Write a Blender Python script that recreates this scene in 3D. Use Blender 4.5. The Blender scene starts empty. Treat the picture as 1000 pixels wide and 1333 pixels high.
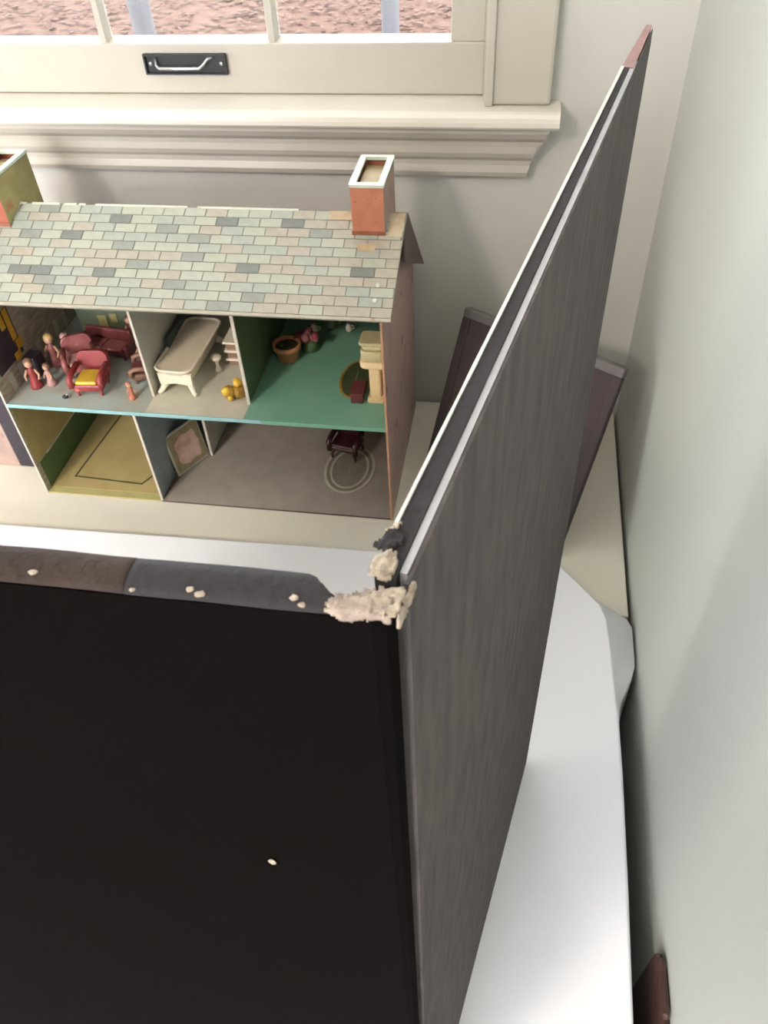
import bpy, bmesh, math, random
from mathutils import Vector, Matrix, noise

random.seed(7)
SC = bpy.context.scene
COL = SC.collection
T = 0.74                                   # height of the cream side table
PI = math.pi

# ------------------------------------------------------------------ camera
cam_d = bpy.data.cameras.new('camera')
cam = bpy.data.objects.new('camera', cam_d); COL.objects.link(cam)
rr = Vector((0.98713995, 0.15343446, -0.04486192))
uu = Vector((-0.07823813, 0.70843989, 0.70142121))
fw = Vector((-0.13940415, 0.68889098, -0.71133374))
M = Matrix((rr, uu, -fw)).transposed().to_4x4()
M.translation = Vector((-0.1723333, -1.01579803, T + 0.78))
cam.matrix_world = M
cam_d.sensor_fit = 'VERTICAL'; cam_d.sensor_height = 36; cam_d.sensor_width = 27
cam_d.lens = 1032.97 / 1333 * 36
cam_d.clip_start = 0.01
cam_d.dof.use_dof = True; cam_d.dof.focus_distance = 0.32; cam_d.dof.aperture_fstop = 56
SC.camera = cam

# ------------------------------------------------------------------ sky, light, exposure
SC.view_settings.view_transform = 'Standard'; SC.view_settings.look = 'None'
SC.view_settings.gamma = 1; SC.view_settings.use_curve_mapping = False
SC.view_settings.exposure = 0.45
W = bpy.data.worlds.new('sky'); SC.world = W; W.use_nodes = True
bg = W.node_tree.nodes['Background']
bg.inputs[0].default_value = (0.93, 0.945, 1.0, 1); bg.inputs[1].default_value = 17.0

def area(name, loc, rot, sx, sy, power, color, portal=False):
    l = bpy.data.lights.new(name, 'AREA'); l.shape = 'RECTANGLE'; l.size = sx; l.size_y = sy
    l.energy = power; l.color = color
    if portal: l.cycles.is_portal = True
    o = bpy.data.objects.new(name, l); COL.objects.link(o); o.location = loc; o.rotation_euler = rot
    return o
area('window_portal', (-0.685, 0.10, T + 1.05), (-PI/2, 0, 0), 0.9, 1.25, 1, (1, 1, 1), True)
area('left_fill_portal', (-3.36, -1.3, T + 0.85), (0, -PI/2, 0), 0.8, 0.4, 1, (1, 1, 1), True)
area('rear_fill_portal', (-1.35, -3.55, T + 0.85), (PI/2, 0, 0), 1.5, 1.3, 1, (1, 1, 1), True)

# ------------------------------------------------------------------ materials
def srgb(r, g, b):
    f = lambda c: (c/255/12.92) if c/255 <= .04045 else ((c/255+.055)/1.055)**2.4
    return (f(r), f(g), f(b), 1)
MATS = {}
def mat(name, rgb, rough=.6, var=.08, scale=30, bump=0, bscale=200, metal=0, rgb2=None, spots=None, spec=.5, stretch=None, sheen=0):
    """rgb, rgb2 in sRGB; a noise mixes rgb with rgb2; spots=(rgb, scale, threshold) adds stains"""
    if name in MATS: return MATS[name]
    m = bpy.data.materials.new(name); m.use_nodes = True
    nt = m.node_tree; b = nt.nodes['Principled BSDF']; L = nt.links.new
    b.inputs['Roughness'].default_value = rough; b.inputs['Metallic'].default_value = metal
    b.inputs['Specular IOR Level'].default_value = spec
    tc = nt.nodes.new('ShaderNodeTexCoord'); src = tc.outputs['Object']
    if stretch:
        mp = nt.nodes.new('ShaderNodeMapping'); mp.inputs['Scale'].default_value = stretch
        L(src, mp.inputs[0]); src = mp.outputs[0]
    c1 = srgb(*rgb)
    c2 = srgb(*rgb2) if rgb2 else tuple([max(0, c*(1-var*2)) for c in c1[:3]] + [1])
    n = nt.nodes.new('ShaderNodeTexNoise'); n.inputs['Scale'].default_value = scale; n.inputs['Detail'].default_value = 4
    L(src, n.inputs['Vector'])
    r = nt.nodes.new('ShaderNodeValToRGB'); r.color_ramp.elements[0].position = .35; r.color_ramp.elements[1].position = .68
    r.color_ramp.elements[0].color = c1; r.color_ramp.elements[1].color = c2
    L(n.outputs['Fac'], r.inputs[0]); out = r.outputs[0]
    for sp in (spots or []):
        n2 = nt.nodes.new('ShaderNodeTexNoise'); n2.inputs['Scale'].default_value = sp[1]; n2.inputs['Detail'].default_value = 6
        L(src, n2.inputs['Vector'])
        r2 = nt.nodes.new('ShaderNodeValToRGB'); r2.color_ramp.elements[0].position = sp[2]; r2.color_ramp.elements[1].position = sp[2]+.06
        L(n2.outputs['Fac'], r2.inputs[0])
        mx = nt.nodes.new('ShaderNodeMixRGB'); mx.inputs[2].default_value = srgb(*sp[0])
        L(r2.outputs[0], mx.inputs[0]); L(out, mx.inputs[1]); out = mx.outputs[0]
    L(out, b.inputs['Base Color'])
    if bump:
        n3 = nt.nodes.new('ShaderNodeTexNoise'); n3.inputs['Scale'].default_value = bscale; n3.inputs['Detail'].default_value = 5
        L(src, n3.inputs['Vector'])
        bp = nt.nodes.new('ShaderNodeBump'); bp.inputs['Strength'].default_value = bump; bp.inputs['Distance'].default_value = .001
        L(n3.outputs['Fac'], bp.inputs['Height']); L(bp.outputs[0], b.inputs['Normal'])
    if sheen: b.inputs['Sheen Weight'].default_value = sheen
    MATS[name] = m
    return m
def glass_mat():
    m = bpy.data.materials.new('window_glass'); m.use_nodes = True; nt = m.node_tree; nt.nodes.clear()
    o = nt.nodes.new('ShaderNodeOutputMaterial'); t = nt.nodes.new('ShaderNodeBsdfTransparent'); g = nt.nodes.new('ShaderNodeBsdfGlossy')
    g.inputs['Roughness'].default_value = .02; t.inputs[0].default_value = (.95, .97, .96, 1)
    f = nt.nodes.new('ShaderNodeFresnel'); f.inputs[0].default_value = 1.45; x = nt.nodes.new('ShaderNodeMixShader')
    nt.links.new(f.outputs[0], x.inputs[0]); nt.links.new(t.outputs[0], x.inputs[1]); nt.links.new(g.outputs[0], x.inputs[2]); nt.links.new(x.outputs[0], o.inputs[0])
    return m

m_wall = mat('grey_wall_paint', (204, 202, 195), .65, .02, 6, .15, 500)
m_wall_r = mat('pale_wall_paint', (192, 195, 188), .55, .015, 5, .12, 400)
m_white = mat('white_gloss_paint', (232, 226, 214), .25, .02, 12, .1, 60)
m_far = mat('white_wall_paint', (232, 230, 224), .8, .01)
m_casing = mat('cream_window_paint', (190, 184, 172), .35, .02, 12, .1, 60)
m_ceiling = mat('ceiling_paint', (236, 234, 228), .9, .01)
m_floor = mat('dark_wood_floor', (120, 92, 72), .5, .25, 6, .2, 60, stretch=(1, 12, 1))
m_iron = mat('black_iron', (38, 38, 40), .5, .1, 80, .2, 300)
m_steel = mat('brushed_steel', (196, 200, 204), .28, .05, 120, metal=.85)
m_cream = mat('cream_cloth', (234, 228, 212), .8, .03, 8, .25, 900)
m_cloth = mat('white_cloth', (246, 246, 250), .85, .01, 6, .25, 1200, sheen=.1)
m_blackpaper = mat('black_paper_shaded_front', (14, 10, 10), .95, .1, 14, .3, 700, rgb2=(12, 10, 9), spec=.02)  # front leaf's backlit shade is put into this near-black colour
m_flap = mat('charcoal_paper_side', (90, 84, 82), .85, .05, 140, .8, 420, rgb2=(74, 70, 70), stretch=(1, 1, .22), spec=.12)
m_tape = mat('dark_tape', (56, 53, 54), .85, .1, 60, .6, 500, spec=.12)
m_rimtape = mat('brown_black_rim', (66, 56, 52), .9, .12, 60, .8, 600, spots=[((120, 110, 98), 260, .74)], spec=.1)
m_core = mat('grey_foam_core', (164, 163, 164), .8, .06, 160, .3, 400)
m_liner = mat('pale_liner', (206, 202, 192), .6, .03, 80)
m_pinktape = mat('pinkish_tape', (150, 112, 108), .5, .1, 90)
m_torn = mat('torn_paper', (164, 148, 134), .95, .1, 300, .8, 900, rgb2=(132, 116, 108), spots=[((110, 102, 84), 500, .62)])
m_torn2 = mat('torn_paper_light', (180, 166, 148), .95, .1, 400, .8, 900, rgb2=(142, 128, 110))
m_brown = mat('dark_brown_wood', (74, 46, 40), .45, .2, 30, .2, 80, stretch=(8, 8, 1))
m_frame2 = mat('purplish_dark_board', (68, 60, 61), .7, .12, 25, .3, 200, rgb2=(74, 64, 65), spec=.2)
m_rim2 = mat('grey_board_rim', (98, 94, 94), .6, .08, 40)
# ------------------------------------------------------------------ mesh helpers
class MB:
    def __init__(s): s.v = []; s.f = []; s.smooth = []
    def add(s, vs, fs, M=None, smooth=False):
        k = len(s.v)
        for p in vs: s.v.append(tuple(M @ Vector(p)) if M else tuple(p))
        for q in fs: s.f.append(tuple(k+i for i in q)); s.smooth.append(smooth)
        return s
    def box(s, x0, x1, y0, y1, z0, z1, M=None):
        vs = [(x0,y0,z0),(x1,y0,z0),(x1,y1,z0),(x0,y1,z0),(x0,y0,z1),(x1,y0,z1),(x1,y1,z1),(x0,y1,z1)]
        return s.add(vs, [(0,3,2,1),(4,5,6,7),(0,1,5,4),(1,2,6,5),(2,3,7,6),(3,0,4,7)], M)
    def prism(s, poly, z0, z1, M=None, smooth=False):
        """poly: ccw list of (x, y), extruded along z"""
        n = len(poly)
        vs = [(x, y, z0) for x, y in poly] + [(x, y, z1) for x, y in poly]
        fs = [tuple(range(n))[::-1], tuple(range(n, 2*n))]
        s.add(vs, fs, M)
        return s.add(vs, [(i, (i+1) % n, n+(i+1) % n, n+i) for i in range(n)], M, smooth)
    def lathe(s, prof, seg=20, M=None):
        """prof: list of (radius, z) from bottom to top"""
        vs = []; fs = []
        for r, z in prof:
            for i in range(seg):
                a = 2*PI*i/seg; vs.append((r*math.cos(a), r*math.sin(a), z))
        for j in range(len(prof)-1):
            for i in range(seg):
                fs.append((j*seg+i, j*seg+(i+1) % seg, (j+1)*seg+(i+1) % seg, (j+1)*seg+i))
        fs.append(tuple(range(seg))[::-1]); fs.append(tuple((len(prof)-1)*seg+i for i in range(seg)))
        return s.add(vs, fs, M, True)
    def tube(s, pts, r, seg=10):
        pts = [Vector(p) for p in pts]; rings = []
        rs = r if isinstance(r, (list, tuple)) else [r]*len(pts)
        vs = []; fs = []
        for i, p in enumerate(pts):
            d = (pts[min(i+1, len(pts)-1)] - pts[max(i-1, 0)]).normalized()
            a = d.orthogonal().normalized() if i == 0 else (a - d*a.dot(d)).normalized()
            b = d.cross(a)
            for k in range(seg):
                t = 2*PI*k/seg; vs.append(tuple(p + (a*math.cos(t) + b*math.sin(t))*rs[i]))
        for j in range(len(pts)-1):
            for k in range(seg):
                fs.append((j*seg+k, j*seg+(k+1) % seg, (j+1)*seg+(k+1) % seg, (j+1)*seg+k))
        fs.append(tuple(range(seg))[::-1]); fs.append(tuple((len(pts)-1)*seg+k for k in range(seg)))
        return s.add(vs, fs, None, True)
    def ball(s, c, r, seg=14, rings=9, wob=0, sd=0):
        rx, ry, rz = r if isinstance(r, (list, tuple)) else (r, r, r)
        vs = [(c[0], c[1], c[2]-rz)]; fs = []
        for j in range(1, rings):
            ph = -PI/2 + PI*j/rings
            for i in range(seg):
                a = 2*PI*i/seg
                d = Vector((math.cos(ph)*math.cos(a), math.cos(ph)*math.sin(a), math.sin(ph)))
                k = 1 + wob*noise.noise(d*2.3 + Vector((sd, sd*1.7, 0)))
                vs.append((c[0]+rx*d.x*k, c[1]+ry*d.y*k, c[2]+rz*d.z*k))
        vs.append((c[0], c[1], c[2]+rz)); top = len(vs)-1
        for i in range(seg): fs.append((0, 1+(i+1) % seg, 1+i)); fs.append((top, top-seg+i, top-seg+(i+1) % seg))
        for j in range(rings-2):
            for i in range(seg):
                a = 1+j*seg; fs.append((a+i, a+(i+1) % seg, a+seg+(i+1) % seg, a+seg+i))
        return s.add(vs, fs, None, True)
    def mesh(s, name, m, bevel=0, segs=2):
        me = bpy.data.meshes.new(name); me.from_pydata(s.v, [], s.f)
        me.polygons.foreach_set('use_smooth', s.smooth)
        if bevel:
            bm = bmesh.new(); bm.from_mesh(me); bmesh.ops.remove_doubles(bm, verts=bm.verts, dist=1e-6)
            es = [e for e in bm.edges if len(e.link_faces) == 2 and e.calc_face_angle(0) > .5]
            bmesh.ops.bevel(bm, geom=es, offset=bevel, segments=segs, affect='EDGES', profile=.5, clamp_overlap=True)
            bm.to_mesh(me); bm.free()
        me.materials.append(m); me.update()
        return me
    def obj(s, name, m, parent=None, bevel=0, segs=2, label=None):
        o = bpy.data.objects.new(name, s.mesh(name, m, bevel, segs)); COL.objects.link(o)
        if parent: o.parent = parent
        if label: o['label'] = label
        return o
def tag(o, label, cat, group=None):
    o['label'] = label; o['category'] = cat
    if group: o['group'] = group
    return o
def thing(name, label, cat, loc=(0, 0, 0), rz=0, group=None):
    o = bpy.data.objects.new(name, None); COL.objects.link(o); o.empty_display_size = .02
    o.location = loc; o.rotation_euler = (0, 0, rz)
    return tag(o, label, cat, group)
def struct(o): o['kind'] = 'structure'; return o
def B(*a): return MB().box(*a)
def wall_with_hole(x0, x1, z0, z1, hx0, hx1, hz0, hz1, y0, y1):
    m = MB()
    m.box(x0, hx0, y0, y1, z0, z1); m.box(hx1, x1, y0, y1, z0, z1)
    m.box(hx0, hx1, y0, y1, z0, hz0); m.box(hx0, hx1, y0, y1, hz1, z1)
    return m

# ------------------------------------------------------------------ the room
RX0, RY0, RH = -3.3, -3.5, 2.55
WX0, WX1, WZ0, WZ1 = -1.147, -0.2225, T+.437, T+1.72           # window opening
struct(wall_with_hole(RX0-.12, .0, 0, RH, WX0, WX1, WZ0, WZ1, 0, .14).obj('wall_back', m_wall))
struct(B(0, .12, RY0-.12, .14, 0, RH).obj('wall_right', m_wall_r))
wl = MB()
wl.box(RX0-.12, RX0, RY0, -1.5, 0, RH); wl.box(RX0-.12, RX0, -1.1, 0, 0, RH)
wl.box(RX0-.12, RX0, -1.5, -1.1, 0, T+.45); wl.box(RX0-.12, RX0, -1.5, -1.1, T+1.25, RH)
struct(wl.obj('wall_left', m_far))
struct(wall_with_hole(RX0, 0, 0, RH, -2.1, -.6, T+.2, T+1.5, RY0-.12, RY0).obj('wall_front', m_far))
struct(B(RX0-.12, .12, RY0-.12, .14, RH, RH+.1).obj('ceiling', m_ceiling))
struct(B(RX0-.12, .12, RY0-.12, .14, -.1, 0).obj('floor', m_floor))
struct(B(-.014, -.0005, RY0+.02, -.016, .0, .12).obj('baseboard_right', m_white, bevel=.003))
struct(B(RX0+.02, -.016, -.014, -.0005, .0, .12).obj('baseboard_back', m_white, bevel=.003))

# window_1: casing, sill, apron, sash with glazing bars
win = bpy.data.objects.new('window_1', None); COL.objects.link(win); struct(win)
B(WX1, -.147, -.02, -.0005, T+.4475, WZ1+.075).obj('casing', m_casing, win, .004)
B(WX0-.075, WX0, -.02, -.0005, T+.4475, WZ1+.075).obj('casing', m_casing, win, .004)
B(WX0, WX1, -.02, -.0005, WZ1, WZ1+.075).obj('casing', m_casing, win, .004)
B(WX1-.0008, WX1+.009, -.024, -.0195, T+.4475, WZ1+.01).obj('casing_bead', m_casing, win, .0015)
# sill board with rounded nose (profile in y, z) and moulded apron
def profile_x(prof, x0, x1, name, m, parent, inset=None):
    """prof ccw (y, z); runs along x; inset: how much each profile point shortens the right end"""
    n = len(prof); vs = []
    for x, sgn in ((x0, 1), (x1, -1)):
        for i, (y, z) in enumerate(prof):
            vs.append((x + sgn*(inset[i] if inset else 0), y, z))
    fs = [tuple(range(n)), tuple(range(n, 2*n))[::-1]] + [(i, n+i, n+(i+1) % n, (i+1) % n) for i in range(n)]
    return MB().add(vs, fs).obj(name, m, parent)
nose = [(.035, T+.428), (.035, T+.447), (-.038, T+.447), (-.043, T+.4455), (-.0465, T+.442), (-.047, T+.437), (-.0465, T+.432), (-.043, T+.4285), (-.038, T+.427), (-.0005, T+.427)]
B(WX0, WX1, -.0005, .06, T+.4375, T+.4469).obj('sill_board', m_white, win)
profile_x([(y if y < 0 else -.0005, z) for y, z in nose], -1.235, -.135, 'sill_nose', m_white, win)
ap = [(-.0005, T+.362), (-.0005, T+.4265), (-.035, T+.4265), (-.035, T+.421), (-.031, T+.414), (-.024, T+.408), (-.023, T+.402), (-.0235, T+.394), (-.021, T+.388), (-.016, T+.383), (-.0155, T+.377), (-.018, T+.369), (-.016, T+.363), (-.01, T+.362)]
profile_x(ap, -1.22, -.145, 'sill_apron', m_casing, win, [max(0, (T+.4265-z)*.28) + (.006 if z < T+.405 else 0) for y, z in ap])
# jambs lining the opening
for x0, x1 in ((WX0+.0004, WX0+.004), (WX1-.004, WX1-.0004)): B(x0, x1, .0, .135, T+.4475, WZ1-.001).obj('jamb', m_casing, win)
# lower sash: stiles, rails, bars, panes
SX0, SX1 = WX0+.005, WX1-.0045
GX0, GX1, GZ0, GZ1 = -1.106, -.2665, T+.5045, T+1.06
Y0, Y1 = .015, .05
B(SX0, SX1, Y0, Y1, T+.4478, GZ0).obj('sash_bottom_rail', m_casing, win, .0015)
B(SX0, GX0, Y0+.0006, Y1, GZ0, GZ1).obj('sash_stile', m_casing, win, .0015)
B(GX1, SX1, Y0+.0006, Y1, GZ0, GZ1).obj('sash_stile', m_casing, win, .0015)
B(SX0, SX1, Y0, Y1, GZ1, GZ1+.045).obj('sash_top_rail', m_casing, win, .0015)
B(SX0, SX1, Y1+.001, Y1+.03, GZ1+.045, WZ1-.002).obj('upper_sash_glass_surround', m_casing, win) if False else None
bars = [-.6965, -.4815, -.905]
bar = MB()
for i, x in enumerate(bars):
    poly = [(-.0075, .031), (.0075, .031), (.0075, .027), (.0035, .0175), (-.0035, .0175), (-.0075, .027)][::-1]
    MB().prism([(x+a, b) for a, b in poly][::1], GZ0, GZ1).obj('glazing_bar', m_casing, win)
B(GX0, GX1, .0178, .0308, T+.775, T+.789).obj('glazing_bar', m_casing, win)
gm = glass_mat()
edges = [GX0] + sorted(bars) + [GX1]
for a, b in zip(edges, edges[1:]):
    for z0, z1 in ((GZ0, T+.775), (T+.789, GZ1)):
        B(a+.001, b-.001, .0325, .0345, z0, z1).obj('pane', gm, win)
# sloping putty bead along the bottom of the glass
profile_x([(.0175, GZ0-.0005), (.0315, GZ0+.004), (.0315, GZ0-.0005)], GX0, GX1, 'glazing_bead', m_casing, win)
# upper sash
for x0, x1 in ((SX0, SX0+.04), (SX1-.04, SX1)): B(x0, x1, .056, .09, GZ1, WZ1-.001).obj('sash_stile', m_casing, win)
B(SX0+.04, SX1-.04, .056, .09, WZ1-.045, WZ1-.001).obj('sash_top_rail', m_casing, win)
B(SX0+.04, SX1-.04, .056, .09, GZ1, GZ1+.045).obj('meeting_rail', m_casing, win)
for x in bars: B(x-.007, x+.007, .06, .08, GZ1+.045, WZ1-.045).obj('glazing_bar', m_casing, win)
B(SX0+.04, SX1-.04, .083, .085, GZ1+.045, WZ1-.045).obj('pane', gm, win)
# recessed sash lift: black plate, silver pull bar
lift = bpy.data.objects.new('sash_lift', None); COL.objects.link(lift)
lift.location = (-.5935, .015, T+.4825)
tag(lift, 'black metal sash lift with a silver pull bar on the window bottom rail', 'window handle')
pl = MB(); pl.box(-.053, .053, -.0022, -.0002, -.0115, .0115)
pl.obj('back_plate', m_iron, lift, .0008)
rim = MB()
for a in ((-.053, .053, -.006, -.0022, .0092, .0115), (-.053, .053, -.006, -.0022, -.0115, -.0098), (-.053, -.0508, -.006, -.0022, -.0098, .0092), (.0508, .053, -.006, -.0022, -.0098, .0092)): rim.box(*a)
rim.obj('rim', m_iron, lift)
pb = MB(); pb.tube([(-.038, -.0026, .007), (-.037, -.006, -.001), (-.033, -.009, -.0035), (-.01, -.0095, -.0035), (.018, -.009, -.0035), (.024, -.0075, 0), (.03, -.0045, .006), (.036, -.0028, .0075)], .0021, 10)
pb.obj('pull_bar', m_steel, lift)
for sx in (-.046, .046): MB().lathe([(.0028, 0), (.0028, .0008), (.001, .0014)], 12, Matrix.Translation((sx, -.0022, 0)) @ Matrix.Rotation(PI/2, 4, 'X')).obj('screw', m_steel, lift)

# fill_window_rear behind the camera, unseen, added as front fill light
win2 = bpy.data.objects.new('fill_window_rear', None); COL.objects.link(win2); struct(win2)
for x in (-2.1, -1.37, -.64): B(x, x+.04, RY0-.08, RY0-.03, T+.2, T+1.5).obj('fill_window_frame', m_white, win2)
for z in (T+.2, T+.83, T+1.46): B(-2.06, -.64, RY0-.075, RY0-.035, z, z+.04).obj('fill_window_frame', m_white, win2)

win3 = bpy.data.objects.new('fill_window_left', None); COL.objects.link(win3); struct(win3)  # unseen left window, added to light the right wall
for y in (-1.5, -1.14): B(RX0-.08, RX0-.04, y, y+.04, T+.45, T+1.25).obj('fill_window_frame', m_white, win3)
for z in (T+.45, T+.83, T+1.21): B(RX0-.075, RX0-.045, -1.46, -1.14, z, z+.04).obj('fill_window_frame', m_white, win3)

# unseen fill lamp added for warm front light, shaped as a ceiling fitting
m_opal = bpy.data.materials.new('fill_lamp_glass'); m_opal.use_nodes = True
m_opal.node_tree.nodes['Principled BSDF'].inputs['Emission Color'].default_value = (1, .86, .70, 1)
m_opal.node_tree.nodes['Principled BSDF'].inputs['Emission Strength'].default_value = 6
cl_ = thing('fill_lamp', 'unseen added fill lamp, shaped as a round flush fitting with opal diffuser', 'fill lamp', (-1.3, -2.3, RH-.001))
MB().lathe([(.22, -.03), (.23, -.02), (.23, -.001)], 32).obj('rim', m_steel, cl_)
MB().lathe([(.05, -.06), (.15, -.05), (.2, -.032), (.2, -.031)], 32).obj('diffuser', m_opal, cl_)
lamp = area('fill_lamp_light', (-1.3, -2.3, RH-.08), (0, 0, 0), .42, .42, 30, (1, .89, .78))
lamp.data.shape = 'DISK'

# ------------------------------------------------------------------ outside
m_ground = mat('leaf_litter_ground', (55, 38, 30), .95, .2, 9, .6, 30, rgb2=(50, 33, 25), spots=[((44, 29, 22), 26, .6), ((64, 46, 38), 20, .62)], spec=.1)
G = T - 1.1
gnd = B(-14, 8, .2, 26, G-.2, G).obj('ground_outside', m_ground); struct(gnd)
m_leaf = [mat('dry_leaf_a', (56, 38, 30), .9, .1, 20, spec=.1), mat('dry_leaf_b', (51, 33, 25), .9, .1, 20, spec=.1), mat('dry_leaf_c', (60, 43, 35), .9, .1, 20, spec=.1)]
lf = MB(); sets = []
for i in range(7800):
    x = random.uniform(-6.5, 0.4); y = random.uniform(3, 9.5)
    a = random.uniform(0, 2*PI); s = random.uniform(.025, .055)
    q = Matrix.Translation((x, y, G+.012+random.uniform(0, .012))) @ Matrix.Rotation(a, 4, 'Z') @ Matrix.Rotation(random.uniform(-.18, .18), 4, 'X')
    lf.add([(-s, 0, 0), (-.2*s, -.5*s, .1*s), (s, 0, .12*s), (-.2*s, .5*s, .05*s)], [(0, 1, 2), (0, 2, 3)], q)
o = lf.obj('fallen_leaves', m_leaf[0]); o['kind'] = 'stuff'
o.data.materials.append(m_leaf[1]); o.data.materials.append(m_leaf[2])
for p in o.data.polygons: p.material_index = (p.index//2) % 3
tag(o, 'russet and tan fallen leaves on the ground outside the window', 'leaves')
m_bark = mat('pale_bark', (68, 67, 69), .9, .15, 8, .8, 30, stretch=(3, 3, .6), rgb2=(61, 60, 63), spec=.1)
m_bark2 = mat('pale_bark_dark', (104, 98, 102), .9, .15, 8, .8, 30, stretch=(3, 3, .6))
def tree(x, y, r, label, side, h=4.2):
    t = thing('tree', label, 'tree', (x, y, G), 0, 'bare trees outside the window')
    pts = [(0, 0, -.02), (.005, 0, .12), (0, .01, .8), (.02, .0, 1.8), (.0, .02, 3), (.05, .05, h)]
    MB().tube(pts, [r*1.35, r*1.06, r, r*.93, r*.8, r*.5], 14).obj('trunk', m_bark, t)
    br = MB()
    for i in range(7):
        z = 2.3 + i*.27; a = PI*(.5+side*.5) + (i % 3-1)*.5
        p = Vector((.01, .02, z)); d = Vector((math.cos(a), math.sin(a), .9)).normalized()
        br.tube([p, p+d*.5, p+d*1.0+Vector((0, 0, .2)), p+d*1.4+Vector((0, 0, .5))], [r*.4, r*.28, r*.16, r*.05], 7)
    br.obj('branches', m_bark2, t)
    return t
tree(-2.40, 3.90, .062, 'wide pale grey tree trunk seen through the middle window pane', 1)
tree(-.87, 3.35, .044, 'slim pale grey tree trunk seen through the right-hand window pane', 0)

# ------------------------------------------------------------------ cream side table (dollhouse stands on it)
st = thing('side_table', 'cream covered side table against the window wall, under the dollhouse', 'table', (-.75, -.23, 0))
B(-.75, .745, -.172, .222, T-.03, T).obj('tabletop', m_cream, st, .002)
for x in (-.7, .69):
    for y in (-.18, .18): B(x-.02, x+.02, y-.02, y+.02, 0, T-.03).obj('leg', m_white, st)
B(-.71, .70, -.2, -.185, T-.1, T-.03).obj('apron', m_white, st)

# ------------------------------------------------------------------ white cloth table
TZ = T+.02
wt = thing('cloth_table', 'table under a white tablecloth, nearest the camera below the black board', 'table', (-.8, -.8, 0))
out = [(-1.7, -.3768), (-.842, -.359), (-.311, -.348), (-.150, -.3435), (-.105, -.3425), (-.088, -.347), (-.066, -.372), (-.04, -.403), (-.033, -.425), (-.030, -.47), (-.0265, -.55), (-.0255, -.619), (-.0265, -.73), (-.0285, -.835), (-.031, -.98), (-.04, -1.03), (-.07, -1.06), (-1.7, -1.06)]
wo = [(x+.8, y+.8) for x, y in out][::-1]
B(-.88, .745, -.24, .30, T-.012-.03, T-.0315).obj('tabletop', m_white, wt)
for x in (-.8, .68): B(x-.02, x+.02, -.2, -.16, 0, T-.0425).obj('leg', m_white, wt)
for x in (-.8, .68): B(x-.02, x+.02, .24, .28, 0, T-.0425).obj('leg', m_white, wt)
# the cloth: top sheet, then a hanging skirt that follows the same outline with soft folds
def dense(poly, step=.012):
    r = []
    for (a, b), (c, d) in zip(poly, poly[1:]+poly[:1]):
        n = max(1, int(math.hypot(c-a, d-b)/step))
        for i in range(n): r.append((a+(c-a)*i/n, b+(d-b)*i/n))
    return r
cl = thing('tablecloth', 'plain white cloth covering the near table and hanging down beside the right wall', 'tablecloth', (0, 0, 0))
right = [p for p in out]
mb = MB()
seq = dense(out, .01)
seq = seq[:seq.index((-1.7, -1.06))+1]
# rounded hem edge: ring of levels
def nrm(i):
    a = Vector(seq[max(0, i-1)]); b = Vector(seq[min(len(seq)-1, i+1)]); d = (b-a).normalized(); return Vector((-d.y, d.x))
n = len(seq)
lev = [(.0, 0), (.0016, -.0006), (.0030, -.0022), (.0036, -.006)]
rows = []
for off, dz in lev:
    rows.append([(seq[i][0]-nrm(i).x*0+nrm(i).x*(off-.0036) if 0 < i < n-1 else seq[i][0], seq[i][1]+(nrm(i).y*(off-.0036) if 0 < i < n-1 else 0), TZ+dz) for i in range(n)])
zs = [-.012, -.03, -.08, -.15, -.25, -.38, -.5]
s0 = 0
for dz in zs:
    r = []; s0 = 0
    for i in range(n):
        x, y = seq[i]; s0 += math.hypot(seq[i][0]-seq[i-1][0], seq[i][1]-seq[i-1][1]) if i else 0
        if y > -.45 and not (x > -.07 and y < -.372):            # lies on the cream table: tuck, no drop
            k = 0
        else: k = 1
        w = (1 if y > -.46 else math.exp(-((y+.46)/.055)**2))*min(1, max(0, (-.385-y)/.03)) if x > -.06 else 0     # corner flare that reaches the wall
        fold = .004*math.sin(s0*75)*min(1, -dz*6)
        ox = (.030*w*min(1, -dz*80) + fold*.6)*(1 if x > -.06 else 0)
        if k: r.append((min(x+ox, -.004), y, TZ+dz))
        else: r.append((x, y, TZ-.0185))
    rows.append(r)
vs = [p for r in rows for p in r]
fs = []
for j in range(len(rows)-1):
    for i in range(n-1):
        q = (j*n+i, (j+1)*n+i, (j+1)*n+i+1, j*n+i+1)
        pts = {tuple(round(c, 6) for c in vs[k]) for k in q}
        if len(pts) == 4: fs.append(q)
mb.add(vs, fs, None, True)
mb.add(rows[0], [tuple(range(n))[::-1]])
clo = mb.obj('cloth_drape', m_cloth, cl)
bm = bmesh.new(); bm.from_mesh(clo.data); bmesh.ops.remove_doubles(bm, verts=bm.verts, dist=1e-6)
bmesh.ops.recalc_face_normals(bm, faces=bm.faces); bm.to_mesh(clo.data); bm.free()

# brown wooden post low in the gap beside the wall
cp = thing('chair_post', 'dark brown wooden post in the gap between tablecloth and right wall', 'post', (-.0048, -.806, 0))
B(-.0042, .0042, -.03, .028, 0, T+.022).obj('post', m_brown, cp, .004)
MB().box(-.0036, .0036, -.024, .022, T+.022, T+.030).obj('finial', m_brown, cp, .004)

# ------------------------------------------------------------------ the black folding board
A = Vector((-.188, -.935)); Bv = Vector((-.124, -.6155))
u = (Bv-A).normalized(); yaw = math.atan2(-u.x, u.y)            # local +y along the flap, local +x = outer side
fb = thing('folding_board', 'tall black folding board standing open on the white tablecloth, torn at its corner', 'display board', (A.x, A.y, TZ+.0008))
HB = .6592
PT = HB
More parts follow.
